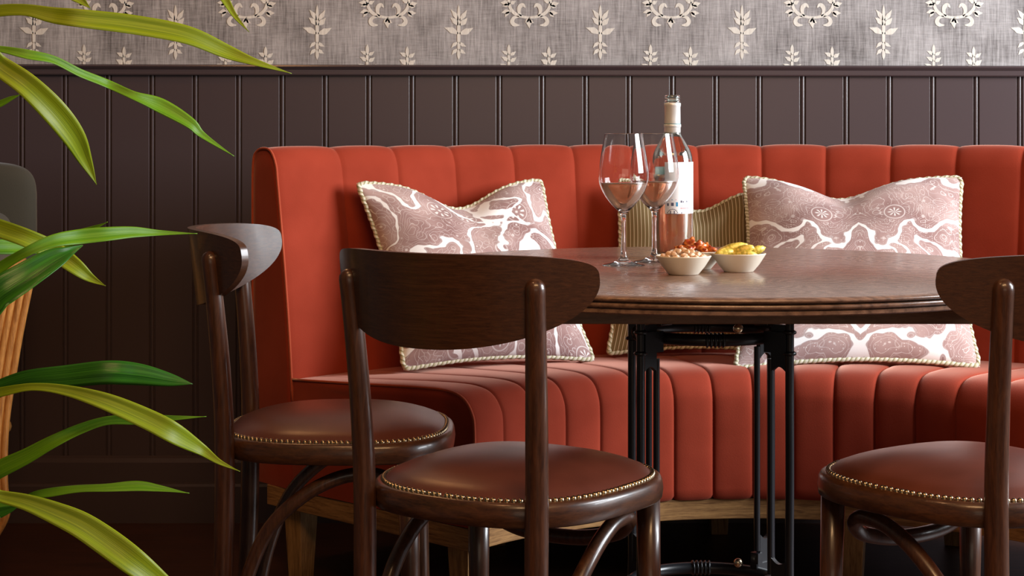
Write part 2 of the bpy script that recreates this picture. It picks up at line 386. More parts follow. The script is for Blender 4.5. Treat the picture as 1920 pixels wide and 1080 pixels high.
def leafp(x0_, y0_, x1_, y1_, w_):
    w_ *= 1.25
    dx, dy = x1_-x0_, y1_-y0_; nx, ny = -dy, dx; l = sqrt(dx*dx+dy*dy); nx /= l; ny /= l
    prof_ = [(.0, .22), (.25, .75), (.5, 1), (.68, .62), (.80, .42), (1, .02)]
    stroke([(x0_+dx*t+nx*sin(t*3)*1.2, y0_+dy*t+ny*sin(t*3)*1.2) for t, q in prof_], [max(q*w_, .1) for t, q in prof_])
def tall(cx_, dy):
    stroke([(cx_, 112+dy), (cx_, 104+dy), (cx_, 90+dy), (cx_, 60+dy), (cx_, 35+dy), (cx_, 18+dy), (cx_, 9+dy)], [.2, 3, 2.6, 3.2, 3.0, 2.2, .2])
    for yb, xt, yt, w_ in ((38, 15, 18, 3.3), (47, 16, 33, 4.0), (63, 27, 52, 4.6), (79, -0, 0, 0), (79, 14, 90, 2.6), (92, 13, 103, 2.8)):
        if w_:
            for s_ in (-1, 1): leafp(cx_+s_*1.5, yb+dy, cx_+s_*xt, yt+dy+(0 if s_ < 0 else (-3 if yt > 80 else 0)), w_)
def sprig(cx_, top, dy, rows):
    stroke([(cx_, top+55+dy), (cx_, top+25+dy), (cx_, top+8+dy), (cx_, top+dy)], [2.6, 2.4, 3.0, .2])
    for yb, xt, yt, w_ in rows:
        for s_ in (-1, 1): leafp(cx_+s_*1.2, yb+dy, cx_+s_*xt, yt+dy, w_)
def scroll(cx_, dy):
    for s_ in (-1, 1):
        X = lambda v: cx_+s_*v
        stroke([(X(0), 33+dy), (X(14), 31+dy), (X(28), 25+dy), (X(37), 13+dy), (X(39), -6+dy), (X(34), -30+dy), (X(40), -52+dy)], [2.2, 2.6, 3.2, 2.8, 2.4, 2.4, 1])
        stroke([(X(16), 30+dy), (X(20), 22+dy), (X(19), 13+dy), (X(13), 9+dy), (X(8), 14+dy)], [1.5, 3.0, 4.0, 3.4, .8])
        stroke([(X(20), 31+dy), (X(29), 33+dy), (X(33), 40+dy), (X(29), 46+dy), (X(19), 47+dy)], [1.5, 3.0, 3.8, 3.6, .8])
        leafp(X(36), 22+dy, X(53), 24+dy, 3.6); leafp(X(38), 22+dy, X(46), 32+dy, 2.6); leafp(X(38), 8+dy, X(55), 5+dy, 4); leafp(X(39), 10+dy, X(51), 12+dy, 2.6)
        leafp(X(38), 6+dy, X(26), 1+dy, 3); leafp(X(37), -20+dy, X(55), -28+dy, 4); leafp(X(37), -24+dy, X(24), -32+dy, 3)
        leafp(X(0), 36+dy, X(8), 43+dy, 2.4)
    leafp(cx_, 33+dy, cx_, 53+dy, 4)
for row in range(-2, 1):
    for i in range(-4, 10):
        X = 594.5+265.7*i; dy = row*255
        tall(X, dy); scroll(X+133, dy)
        sprig(X+94, 83, dy, ((103, 13, 96, 2.6), (115, 14, 107, 3.0), (130, 18, 120, 3.2)) if row else ((103, 13, 96, 2.6), (115, 14, 107, 3.0), (128, 17, 120, 2.6)))
        sprig(X+169, 87, dy, ((107, 14, 99, 3.0), (121, 15, 112, 3.8)))
o = b.build('wall_back', ['plum_paint', 'linen_wallpaper', 'wallpaper_motif'], smooth=True, sharp=25); tag(o, kind='structure')
# dado rail (very slightly out of level, as in the old room) and skirting
pr = [(0, 1.128), (-.012, 1.128), (-.014, 1.131), (-.0145, 1.142), (-.019, 1.146), (-.022, 1.150), (-.020, 1.1535), (-.012, 1.155), (.004, 1.156)]
b = MB(); b.grid(lambda x, k: (x, WY+pr[k][0], pr[k][1]-.0026*x*.62+.0005), [XL, XR], list(range(len(pr))))
o = b.build('trim_1', 'plum_paint', smooth=True, sharp=30); tag(o, kind='structure')
pr = [(-.03, 0), (-.03, .092), (-.026, .098), (-.016, .100), (-.016, .150), (-.010, .160), (0, .165)]
b = MB(); b.grid(lambda x, k: (x, WY+pr[k][0], pr[k][1]), [XL, XR], list(range(len(pr))))
o = b.build('baseboard_back', 'plum_paint', smooth=True, sharp=30); tag(o, kind='structure')

# ============================================================ BANQUETTE
AC = (.508, 3.157)
bq = empty('curved_banquette', (AC[0], AC[1], 0)); tag(bq, 'curved coral velvet banquette with channelled back and seat on an oak rail', 'banquette')
def bp(r, phi, z): return (r*sin(phi), r*cos(phi), z)
def phiL(r): return -radians(55.5-(r-.705)*7.6)
PHR = radians(56)
backp = cr([(1.262, .40), (1.275, .55), (1.296, .72), (1.318, .87), (1.326, .915), (1.345, .944), (1.372, .951), (1.402, .944), (1.418, .915), (1.42, .80)], 4)+[(1.42, .40), (1.42, .207)]
seatp = [(.712, .208)]+cr([(.705, .215), (.705, .30), (.705, .40), (.712, .435), (.735, .462), (.775, .473), (.85, .4725), (1.0, .464), (1.262, .448)], 4)
def normals(pr_):
    out = []
    for i in range(len(pr_)):
        a = pr_[max(i-1, 0)]; c = pr_[min(i+1, len(pr_)-1)]; dr, dz = c[0]-a[0], c[1]-a[1]; l = sqrt(dr*dr+dz*dz); out.append((-dz/l, dr/l))
    return out
def swept(b, pr_, phis, amp, weight, pL=True):
    # phis: seam angles; between them a soft padded channel
    nm = normals(pr_); cols = []
    allp = []
    for i in range(len(phis)-1):
        for t in lin(0, 1, 17)[:-1]: allp.append((i, .5-.5*cos(pi*t) if True else t))
    allp.append((len(phis)-2, 1.0))
    vs = []; fs = []; k = len(pr_)
    for i, t in allp:
        for j, (r, z) in enumerate(pr_):
            a0 = phis[i]; a1 = phis[i+1]
            if i == 0: a0 = phiL(r)
            ph = a0+(a1-a0)*t
            h = amp*weight(r, z)*(1-abs(2*t-1)**3.2)
            # a crisp, narrow crease exactly at the seam
            h -= .0022*weight(r, z)*math.exp(-((min(t, 1-t))/.03)**2)
            nr, nz = nm[j]
            vs.append(bp(r+nr*h, ph, z+nz*h))
    n = len(allp)
    for i in range(n-1):
        for j in range(k-1): fs.append((i*k+j, i*k+j+1, (i+1)*k+j+1, (i+1)*k+j))
    b.add(vs, fs)
sb = [radians(4.7+6.75*k) for k in range(-7, 8)]+[PHR]
b = MB(); swept(b, backp, [phiL(1.3)]+sb, .0050, lambda r, z: (1 if r < 1.36 else max(0, 1-(r-1.36)/.05)) if z > .5 or r < 1.3 else 0)
# the flat end of the back
def endcap(b, outline, right=False):
    vs = [bp(r, PHR if right else phiL(r), z) for r, z in outline]; n = len(vs)
    c = (sum(v[0] for v in vs)/n, sum(v[1] for v in vs)/n, sum(v[2] for v in vs)/n)
    a_ = PHR if right else phiL(1); out = Vector(bp(1, a_+(.01 if right else -.3), 0))-Vector(bp(1, a_, 0)); out.normalize()
    k = 4; rows = []
    V = []; Fs = []
    for q in range(k+1):
        t = q/k
        for v in vs:
            p = Vector(v)*(1-t*.35)+Vector(c)*t*.35 if q < k else Vector(v)*.0+Vector(c)
            p = p+out*.006*sin(min(t*1.6, 1)*pi/2); V.append(p)
    for q in range(k):
        for i in range(n):
            j = (i+1) % n; Fs.append((q*n+i, q*n+j, (q+1)*n+j, (q+1)*n+i))
    b.add(V, Fs)
ol = backp+[(1.262, .207)]
endcap(b, ol); endcap(b, ol, True)
bk = b.build('backrest', 'coral_velvet', bq, sharp=60)
ss = [radians(.4+6.92*k) for k in range(-7, 8)]+[PHR]
b = MB(); swept(b, seatp, [phiL(.7)]+ss, .0045, lambda r, z: 1.0 if r < .9 else max(.0, 1-(r-.9)/.34)*.9+.1)
endcap(b, seatp+[(1.262, .208)]); endcap(b, seatp+[(1.262, .208)], True)
st_ = b.build('seat', 'coral_velvet', bq, sharp=60)
# piping along the sewn ends
b = MB()
b.tube([Vector(bp(r, phiL(r)-.001, z))+Vector((0, -.002, 0)) for r, z in backp if True][:len(backp)], .0028, 8)
b.build('piping', 'coral_piping', bk)
b = MB(); b.tube([Vector(bp(r, phiL(r)-.001, z+.001)) for r, z in seatp[1:]], .0028, 8); b.build('piping', 'coral_piping', st_)
# oak rail under the upholstery: follows the curve, returns along the cut end
b = MB()
def railpath(r0, r1, z0, z1):
    n = 70; A = lin(phiL(.72)+.002, PHR, n); vs = []; fs = []
    ring = [(r0, z0), (r0, z1), (r1, z1), (r1, z0)]
    for i in range(n):
        for r, z in ring:
            ph = phiL(r)-.002+(PHR-phiL(r))*i/(n-1); vs.append(bp(r, ph, z))
    for i in range(n-1):
        for j in range(4): fs.append((i*4+j, i*4+(j+1) % 4, (i+1)*4+(j+1) % 4, (i+1)*4+j))
    fs.append((3, 2, 1, 0)); fs.append(tuple((n-1)*4+j for j in range(4))); b.add(vs, fs)
railpath(.714, 1.36, .162, .2065)
b.build('rail', 'oak_rail', bq, smooth=False, bevel=.002)
def bleg(r, phi, ang):
    b = MB(); b.box((*bp(r, phi, 0)[:2], .081), (.055, .055, .162), 0, -ang, .72); b.build('leg', 'oak_leg', bq, smooth=False, bevel=.0025)
bleg(.765, radians(-51.6), radians(-52)); bleg(1.30, radians(-48.6), radians(-50)); bleg(.76, radians(17), radians(17))
bleg(1.3, radians(0), 0); bleg(.765, radians(52.5), radians(52.5)); bleg(1.30, radians(53), radians(53)); bleg(1.3, radians(-25), radians(-25)); bleg(1.3, radians(25), radians(25))
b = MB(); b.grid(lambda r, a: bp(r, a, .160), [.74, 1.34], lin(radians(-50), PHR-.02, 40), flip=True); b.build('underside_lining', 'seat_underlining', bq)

# ============================================================ TABLE
TX, TY, TR = .350, 3.196, .583
tb = empty('pedestal_table', (TX, TY, 0)); tag(tb, 'round dark oak pedestal table with black cast iron column base', 'table')
pr = [(0.0, .722), (.563, .722), (.5648, .7238), (.5648, .7296), (.5625, .7306)]
pr += [(.5635+.0060*cos(a), .7355+.0047*sin(a)) for a in lin(-1.35, 1.2, 9)]+[(.5645, .7406)]
pr += [(.5668+.0062*cos(a), .7446+.0038*sin(a)) for a in lin(-1.2, 1.25, 8)]+[(.5675, .7490), (.563, .75), (0, .75)]
b = MB(); b.lathe(pr, 160); b.build('tabletop', 'table_oak', tb, sharp=38)
b = MB(); q = .405
b.box((0, -q+.01, .708), (2*q, .02, .028)); b.box((0, q-.01, .708), (2*q, .02, .028)); b.box((-q+.01, 0, .708), (.02, 2*q, .028)); b.box((q-.01, 0, .708), (.02, 2*q, .028))
b.box((0, 0, .716), (2*q-.02, 2*q-.02, .010))
b.build('underframe', 'underframe_wood', tb, smooth=False, bevel=.0015)
OX, OY, RX, RY = -.004, .004, .127, .112
legs4 = []
for sx, sy in ((-1, -1), (1, -1), (1, 1), (-1, 1)):
    b = MB(); ex, ey = OX+sx*RX, OY+sy*RY
    d = Vector((sx*RX, sy*RY, 0)).normalized(); s_ = .031
    ix, iy = ex-d.x*s_*1.25, ey-d.y*s_*1.25
    if sy > 0 and sx < 0: pass
    # outer column, flared at the head, sweeping out into the foot
    path = cr([(ex+d.x*.012, ey+d.y*.012, .713), (ex+d.x*.004, ey+d.y*.004, .69), (ex, ey, .66), (ex, ey, .4), (ex, ey, .20), (ex+d.x*.01, ey+d.y*.01, .13), (ex+d.x*.05, ey+d.y*.05, .07), (ex+d.x*.12, ey+d.y*.12, .032), (ex+d.x*.17, ey+d.y*.17, .016)], 6)
    b.tube(path, [.0075 if p[2] > .19 else .0075+(.19-p[2])*.035 for p in path], 14, dome=(False, True))
    b.tube([(ix, iy, .60), (ix, iy, .23)], .0057, 12)
    # webs that close the slot with round ends
    for zc, zz, up in ((.588, .66, 1), (.250, .185, -1)):
        n = 9; V = []
        for t in lin(0, 1, n):
            wz = zc+up*(.0095*sin(pi*t)-.0095)
            for side in (-1, 1):
                p = Vector((ex, ey, 0)).lerp(Vector((ix, iy, 0)), .10+.8*t)+Vector((-d.y, d.x, 0))*side*.0045
                V += [(p.x, p.y, wz), (p.x, p.y, zz)]
        Fs = []
        for i in range(n-1):
            o_ = i*4
            Fs += [(o_, o_+4, o_+5, o_+1), (o_+2, o_+3, o_+7, o_+6), (o_, o_+2, o_+6, o_+4), (o_+1, o_+5, o_+7, o_+3)]
        Fs += [(0, 1, 3, 2), ((n-1)*4, (n-1)*4+2, (n-1)*4+3, (n-1)*4+1)]
        b.add(V, Fs)
    for zc in (.612, .648):
        b.lathe([(.0075, zc-.004), (.0112, zc-.002), (.0118, zc), (.0112, zc+.002), (.0075, zc+.004)], 20, (ex, ey, 0))
    # socket box that carries the rings
    rz = atan2(d.y, d.x)
    c = Vector((ex, ey, 0))-d*.024
    b.box((c.x, c.y, .630), (.044, .020, .036), 0, rz)
    b.box((c.x, c.y, .196), (.048, .016, .024), 0, rz)
    b.box((c.x-d.x*.016, c.y-d.y*.016, .212), (.012, .018, .030), 0, rz)
    b.build('leg', 'cast_iron', tb, sharp=40)
def ringtube(z, rx, ry, rad, name, beads=True):
    b = MB(); n = 64
    pts = [(OX+rx*cos(2*pi*i/n), OY+ry*sin(2*pi*i/n), z) for i in range(n)]
    b.tube(pts, rad, 12, closed=True)
    if beads:
        for a0 in (pi/2, -pi/2, 0, pi):
            for k in (-2, -1, 0, 1, 2):
                a = a0+k*.055; b.tube([(OX+rx*cos(a+e), OY+ry*sin(a+e), z) for e in (-.022, -.012, 0, .012, .022)], [rad*.98, rad*1.22, rad*1.32, rad*1.22, rad*.98], 12)
    return b.build(name, 'cast_iron', tb)
ringtube(.634, .122, .108, .0105, 'upper_ring'); ringtube(.191, .135, .120, .0108, 'lower_ring')
b = MB(); b.tube([(OX-.12, OY-.03, .196), (OX+.12, OY-.03, .196)], .0055, 10)
pts = [(OX+.020*cos(a), OY-.035+.020*sin(a), .196) for a in lin(0, 2*pi, 25)[:-1]]; b.tube(pts, .0068, 12, closed=True)
b.tube([(OX-.115, OY-.03, .196), (OX-.10, OY-.03, .196)], [.009, .009], 12); b.tube([(OX+.06, OY-.03, .196), (OX+.072, OY-.03, .196)], [.0085, .0085], 12)
b.build('stretcher_bar', 'cast_iron', tb)
b = MB(); b.box((0, 0, .697), (.30, .05, .018)); b.box((0, 0, .697), (.05, .28, .018))
for sx, sy in ((-1, -1), (1, -1), (1, 1), (-1, 1)): b.box((OX+sx*.085, OY+sy*.085, .682), (.03, .014, .05), 0, atan2(sy, sx))
b.build('mounting_plate', 'cast_iron', tb, smooth=False, bevel=.002)
for px, py, dd in ((1384, 1055, 3.285), (1384, 616, 3.05)):
    p = W(px, py, dd)-Vector((TX, TY, 0)); b = MB()
    b.tube([p, p+Vector((0, -.004, 0)), p+Vector((0, -.007, 0))], [.0085, .008, .004], 16); b.build('screw', 'brass_screw', tb)

# ============================================================ CHAIRS
def make_chair():
    c = empty('dining_chair')
    n_ = 2.7; a_, b_ = .200, .203
    def outl(t, inset=0):
        x = (abs(cos(t))**(2/n_))*(1 if cos(t) >= 0 else -1); y = (abs(sin(t))**(2/n_))*(1 if sin(t) >= 0 else -1)
        y_ = y*(b_-inset); x_ = x*(a_-inset)*(1+.05*y)
        return x_, y_
    nt = 96
    # bentwood ring
    prof = [(.030, .436), (.002, .436), (0, .438), (-.0015, .450), (0, .463), (.003, .469), (.008, .471), (.030, .471)]
    V = []; Fs = []; k = len(prof)
    for i in range(nt):
        t = 2*pi*i/nt
        for ins, z in prof:
            x, y = outl(t, ins); V.append((x, y, z))
    for i in range(nt):
        j = (i+1) % nt
        for q in range(k): Fs.append((i*k+q, j*k+q, j*k+(q+1) % k, i*k+(q+1) % k))
    b = MB(); b.add(V, Fs); b.build('seat_frame', 'walnut_ring', c, sharp=45)
    # domed leather seat
    V = []; Fs = []; rings = 14
    for q in range(rings):
        s_ = q/(rings-1)
        ins = .009
        h = .471+.036*(1-(1-s_)**2.6) if q else .4705
        for i in range(nt):
            x, y = outl(2*pi*i/nt, ins); f = 1-s_*.999
            V.append((x*f, y*f, .471+.037*(1-f**2.6)**.8 if q else .467))
    for q in range(rings-1):
        for i in range(nt):
            j = (i+1) % nt; Fs.append((q*nt+i, q*nt+j, (q+1)*nt+j, (q+1)*nt+i))
    b = MB(); b.add(V, Fs); cush = b.build('seat_cushion', 'brown_leather', c)
    # row of domed nail heads
    b = MB(); per = []; L_ = 0
    prev = outl(0, .012)
    pts = [outl(2*pi*i/720, .0135) for i in range(721)]; d_ = 0; sp_ = .0098; nxt = 0
    for i in range(1, 721):
        d_ += sqrt((pts[i][0]-pts[i-1][0])**2+(pts[i][1]-pts[i-1][1])**2)
        if d_ >= nxt:
            nxt += sp_; x, y = pts[i]
            b.lathe([(.0044, -.001), (.0041, .0016), (.0030, .0030), (.0014, .0038), (.00002, .0041)], 10, (x, y, .4722))
    b.build('nailhead_trim', 'antique_brass', cush)
    for s_ in (-1, 1):
        path = cr([(s_*.150, -.196, .0), (s_*.149, -.182, .25), (s_*.150, -.179, .45), (s_*.153, -.184, .58), (s_*.158, -.194, .70), (s_*.162, -.202, .775)], 6)
        b = MB(); b.tube(path, [.0146+.0024*sin(min(p[2]/.75, 1)*pi) for p in path], 16, dome=(False, True)); b.build('rear_leg', 'walnut_rod', c)
        b = MB(); b.tube([(s_*.156, .130, .438), (s_*.158, .134, .25), (s_*.163, .142, 0)], [.0185, .0165, .0125], 16); b.build('front_leg', 'walnut_rod', c)
    half = [(.155, -.166, .13), (.156, -.146, .22), (.158, -.108, .315), (.160, -.050, .375), (.156, .015, .408), (.150, .070, .412), (.138, .102, .398), (.112, .112, .376), (.06, .104, .364), (0, .098, .362)]
    path = cr(half+[(-x, y, z) for x, y, z in half[-2::-1]], 6)
    b = MB(); b.tube(path, .0120, 14, dome=(True, True)); b.build('bentwood_brace', 'walnut_rod', c)
    # curved back panel
    def fy(l): return -.261+2.35*l*l
    def zt(s_): return .785+.037*max(0, 1-s_**4)**.25
    def zb(s_): return .785-.098*max(0, 1-s_**2.3)**.5
    hw = .228; us = [-cos(a) for a in lin(0.001, pi-.001, 61)]; vs_ = lin(0, 1, 9)
    def pt(u, v, t):
        l = u*hw; s_ = abs(u); z = zb(s_)+(zt(s_)-zb(s_))*v
        dy = 4.7*l; nl = sqrt(1+dy*dy); nx, ny = -dy/nl, 1/nl
        return (l+nx*t, fy(l)-(z-.785)*.12+ny*t, z)
    th = .014; V = []; Fs = []; nu, nv = len(us), len(vs_)
    for t in (0, th):
        for u in us:
            for v in vs_: V.append(pt(u, v, t))
    M_ = nu*nv
    for i in range(nu-1):
        for j in range(nv-1):
            q = (i*nv+j, (i+1)*nv+j, (i+1)*nv+j+1, i*nv+j+1); Fs.append(q); Fs.append(tuple(M_+a for a in q[::-1]))
        for j in (0, nv-1):
            a, c2 = i*nv+j, (i+1)*nv+j; q = (a, a+M_, c2+M_, c2); Fs.append(q if j == 0 else q[::-1])
    for i in (0, nu-1):
        for j in range(nv-1):
            a, c2 = i*nv+j, i*nv+j+1; q = (a, c2, c2+M_, a+M_); Fs.append(q if i == 0 else q[::-1])
    b = MB(); b.add(V, Fs); b.build('backrest', 'walnut_panel', c, sharp=50, bevel=.0065)
    return c
ch = make_chair(); G = 'bentwood chairs around the table'
def put(o, x, y, deg, label):
    o.location = (x, y, 0); o.rotation_euler = (0, 0, -radians(deg)); tag(o, label, 'chair', G)
put(ch, .006, 2.745, 33, 'dark bentwood chair in the foreground centre with brown leather seat, back to the viewer')
c2 = copy_tree(ch); put(c2, -.305, 3.205, 90, 'dark bentwood chair seen side on beside the end of the coral banquette')
c3 = copy_tree(ch); put(c3, .692, 2.748, -35, 'dark bentwood chair cut off by the right edge of the picture')

# ============================================================ PILLOWS
def pillow(name, TL, TR, BR, BL, dip, front, back, cloth, label, cat, pinch=.085, chop=0.0):
    C_ = [Vector(p) for p in (BL, BR, TR, TL)]; ctr = (C_[0]+C_[1]+C_[2]+C_[3])/4
    e = empty(name, (ctr.x, ctr.y, min(C_[0].z, C_[1].z)))
    org = Vector(e.location)
    nrm = (C_[1]-C_[0]).cross(C_[3]-C_[0]).normalized()
    if nrm.y > 0: nrm = -nrm
    def base(u, v):
        pu = u*(1-pinch*(1-v*v)); pv = v*(1-pinch*(1-u*u)*(1 if v < 0 else .4))
        a, c = (pu+1)/2, (pv+1)/2
        p = C_[0].lerp(C_[1], a).lerp(C_[3].lerp(C_[2], a), c)
        k = max(0, v); dd = dip*math.exp(-((u-chop)/.42)**2)*k**1.6
        # plump seats sag onto the bench along the bottom edge
        return p+Vector((0, 0, -dd))-org
    def surf(u, v, s_):
        e_ = max(0, (1-abs(u)**2.6)*(1-abs(v)**2.6))**.55
        T = front if s_ > 0 else back
        wr = .004*sin(9*u+4*v+dip*90)*(1-v*v)*abs(u)+.003*sin(13*v-5*u)*(1-u*u)
        crease = -.022*math.exp(-((u-chop)/.16)**2)*max(0, v)**1.3
        cn = -.010*math.exp(-((abs(u)-.9)**2+(abs(v)-.9)**2)/.03)
        return base(u, v)+nrm*s_*(T*e_+(wr+crease+cn)*min(1, e_*1.5))
    n = 44; b = MB(); U = [-cos(a) for a in lin(0, pi, n)]
    b.grid(lambda u, v: surf(u, v, 1), U, U, uvfn=lambda u, v: ((u+1)/2, (v+1)/2))
    b.grid(lambda u, v: surf(u, v, -1), U, U, uvfn=lambda u, v: ((u+1)/2, (v+1)/2), flip=True)
    cover = b.build('pillow_cover', cloth, e)
    ring = []
    def rc(u, v):                                # slightly rounded corners
        m_ = max(abs(u), abs(v)); return u, v
    for a in lin(-1, 1, 60)[:-1]: ring.append((a, -1))
    for a in lin(-1, 1, 60)[:-1]: ring.append((1, a))
    for a in lin(1, -1, 60)[:-1]: ring.append((a, 1))
    for a in lin(1, -1, 60)[:-1]: ring.append((-1, a))
    P = [base(u, v) for u, v in ring]
    for it in range(5): P = [(P[i-1]+P[i]*2+P[(i+1) % len(P)])/4 for i in range(len(P))]
    Q = cr([tuple(p) for p in P], 4, closed=True)
    b = MB(); b.tube(Q, .0058, 10, closed=True, twist=.021, ulen=.0105); b.build('rope_trim', 'twisted_cord', cover)
    tag(e, label, cat)
    return e
pillow('throw_pillow', (-.350, 4.085, .872), (.070, 4.335, .872), (.187, 4.12, .468), (-.236, 3.95, .469), .060, .075, .03, 'paisley_cloth',
       'mauve and white paisley pillow on the left of the banquette, twisted cord edge', 'pillow', chop=.06)
pillow('throw_pillow', (.560, 4.39, .877), (1.062, 4.28, .880), (1.030, 3.99, .470), (.485, 3.955, .470), .050, .075, .03, 'mirrored_paisley_cloth',
       'mauve and white paisley pillow on the right, leaning over the striped pillow', 'pillow', chop=-.12)
pillow('striped_pillow', (.256, 4.39, .868), (.66, 4.42, .842), (.66, 4.28, .464), (.224, 4.26, .464), .058, .06, .02, 'striped_cloth',
       'tan and cream striped pillow behind the wine bottle', 'pillow', chop=-.05)

# ============================================================ TABLE THINGS
TZ = .7502
def glass(x, y, label, k=1.0):
    e = empty('wine_glass', (x, y, TZ)); tag(e, label, 'glass', 'wine glasses on the table')
    out = cr([(.0005, .0), (.036, .0), (.0365, .0010), (.034, .0020), (.020, .0050), (.009, .0110), (.0052, .022), (.0040, .045), (.0039, .075), (.0050, .088), (.0085, .0955), (.021, .108), (.034, .125), (.0425, .143), (.0448, .158), (.0438, .176), (.0400, .202), (.0350, .2300), (.0343, .2360)], 4)
    inn = cr([(.0334, .2360), (.0341, .2300), (.0391, .202), (.0429, .176), (.0438, .158), (.0415, .1435), (.033, .1262), (.020, .1098), (.008, .1000), (.0003, .0985)], 4)
    b = MB(); b.lathe([(r*k, z*k) for r, z in out+inn], 56); b.build('glass_bowl', 'clear_glass', e)
    wl = .1475; pr_ = [(r-.0002, z+.0002) for r, z in inn if z <= wl]; pr_ = [(pr_[0][0]+.0004, wl)]+pr_
    b = MB(); b.lathe([(r*k, z*k) for r, z in [(.0002, wl)]+pr_], 56); tag(b.build('wine', 'rose_wine', e), 'pale pink wine')
glass(.200, 3.25, 'wine glass of rose in front, left of the two')
glass(.262, 3.335, 'wine glass of rose standing directly before the bottle', 1.0)
e = empty('wine_bottle', (.303, 3.425, TZ)); tag(e, 'opened rose wine bottle with white label and silver neck foil', 'bottle')
bo = cr([(.0005, .006), (.020, .004), (.034, .0), (.0382, .004), (.0388, .012), (.0388, .08), (.0388, .150), (.0386, .178), (.0350, .200), (.0250, .219), (.0170, .232), (.0148, .244), (.0142, .262), (.0138, .292)], 4)
bo += [(.0150, .2930), (.0150, .2965), (.0140, .2975), (.0150, .2985), (.0150, .3010), (.0140, .3020), (.0146, .3040), (.0142, .3070), (.0132, .3078)]
bi = [(.0110, .3075), (.0112, .29), (.0118, .25), (.0135, .236), (.0225, .219), (.0325, .199), (.0360, .178), (.0364, .15), (.0364, .08), (.0364, .014), (.030, .008), (.0005, .012)]
b = MB(); b.lathe(bo+cr(bi, 3), 64); b.build('bottle_glass', 'green_glass', e, sharp=60)
b = MB(); b.lathe([(.0002, .158), (.0362, .158), (.0363, .15), (.0363, .014), (.030, .0085), (.0002, .0122)], 56); b.build('wine', 'bottled_wine', e)
b = MB(); b.lathe([(.0146, .236), (.0154, .237), (.0152, .262), (.0150, .286), (.0157, .287), (.0158, .2925), (.0150, .2932), (.0142, .2932)], 48); foil = b.build('neck_foil', 'capsule_foil', e, sharp=50)
b = MB(); b.lathe([(.0150, .247), (.0162, .2475), (.0164, .250), (.0162, .2525), (.0154, .253)], 48); b.build('neck_ring', 'capsule_foil', foil)
b = MB(); b.lathe([(.0154, .2528), (.0160, .2532), (.0154, .2540)], 48); tag(b.build('teal_band', 'teal_ring', foil), 'thin teal band')
LR = .0391; A0, A1 = radians(-116), radians(-8)
b = MB(); b.lathe([(LR, .0855), (LR, .1820)], 36, a0=A0, a1=A1)
b.lathe([(LR-.0002, .1820), (LR-.0002, .0855)], 36, a0=A0, a1=A1)
def lab(px0, px1, y0_, y1_, mi):              # small printed marks, px measured on the label
    f = lambda px: -pi/2+math.asin(max(-1, min(1, (px-1260)/38.9)))
    z = lambda y: (484.5-y)/993*1.0
    b.lathe([(LR+.00015, z(y1_)), (LR+.00015, z(y0_))], 6, a0=f(px0), a1=f(px1), mi=mi)
lab(1263, 1267, 378, 386, 2); lab(1254, 1259, 379, 385, 1); lab(1247, 1250, 380, 385, 1); lab(1262.5, 1264, 373, 374.5, 3); lab(1255, 1257, 373, 374.5, 2)
lab(1272, 1275, 375, 379, 1); lab(1276, 1278, 376, 379, 1); lab(1283, 1285, 375.5, 378.5, 1)
for i in range(6): lab(1272+i*2.6, 1273.6+i*2.6, 388, 391, 3)
for i in range(8): lab(1272+i*2.6, 1273.4+i*2.6, 385.2, 385.8, 1)
for i in range(9): lab(1272+i*2.6, 1273.6+i*2.6, 394.5, 395.0, 1)
lab(1273, 1275, 397, 399, 1); lab(1292, 1293, 396, 399, 1)
for i in range(11):
    a = pi*i/10; x_, y_ = 1257-9.5*cos(a), 400-9*sin(a); lab(x_-1.0, x_+1.0, y_-.7, y_+.9, 1)
lab(1249, 1265, 399, 400, 1); lab(1252, 1254, 394, 399, 1); lab(1259, 1261, 394, 399, 1)
b.build('label', ['label_paper', 'label_ink', 'label_blue', 'label_red'], e)
b = MB(); b.lathe([(LR, .0955), (LR, .1720)], 30, a0=radians(60), a1=radians(150)); b.lathe([(LR-.0002, .1720), (LR-.0002, .0955)], 30, a0=radians(60), a1=radians(150)); b.build('back_label', 'label_paper', e)

def bowl(x, y, label):
    e = MB(); e.lathe([(.0005, .0012), (.022, .0012), (.0225, 0), (.0245, 0), (.026, .0015), (.036, .0135), (.0455, .0285), (.0468, .0308), (.0460, .0320), (.0445, .0318), (.035, .0175), (.024, .006), (.0005, .0048)], 56)
    o = e.build('snack_bowl', 'cream_stoneware', sharp=60); o.location = (x, y, TZ); tag(o, label, 'bowl', 'small snack bowls on the table'); return o
B1 = (.288, 3.045); B2 = (.388, 3.105); B3 = (.322, 3.165)
bowl(*B1, 'small cream bowl of peeled nuts, front left of the bowls')
bowl(*B2, 'small cream bowl of yellow pickled peppers, rightmost of the bowls')
bowl(*B3, 'small cream bowl of red glazed nuts, behind the bowl of peeled nuts')
def lump(name, mname, loc, dims, rot, lab_, cat, grp, bumpy=.12, seed=0, bend=0):
    b = MB(); rnd = random.Random(seed); ph = [rnd.uniform(0, 6.28) for _ in range(6)]
    def f(u, v):
        a = u*2*pi; t = v*pi; d = Vector((sin(t)*cos(a), sin(t)*sin(a), cos(t)))
        k = 1+bumpy*(sin(3*d.x+ph[0])*sin(4*d.y+ph[1])+.6*sin(7*d.z+ph[2])*sin(6*d.x+ph[3]))
        p = Vector((d.x*dims[0]*k, d.y*dims[1]*k, d.z*dims[2]*k)); p.z += bend*p.x*p.x; return p
    b.grid(f, lin(0, 1, 17), lin(0, 1, 11), flip=True)
    o = b.build(name, mname); o.location = loc; o.rotation_euler = rot; tag(o, lab_, cat, grp); return o
rnd = random.Random(3); first = None
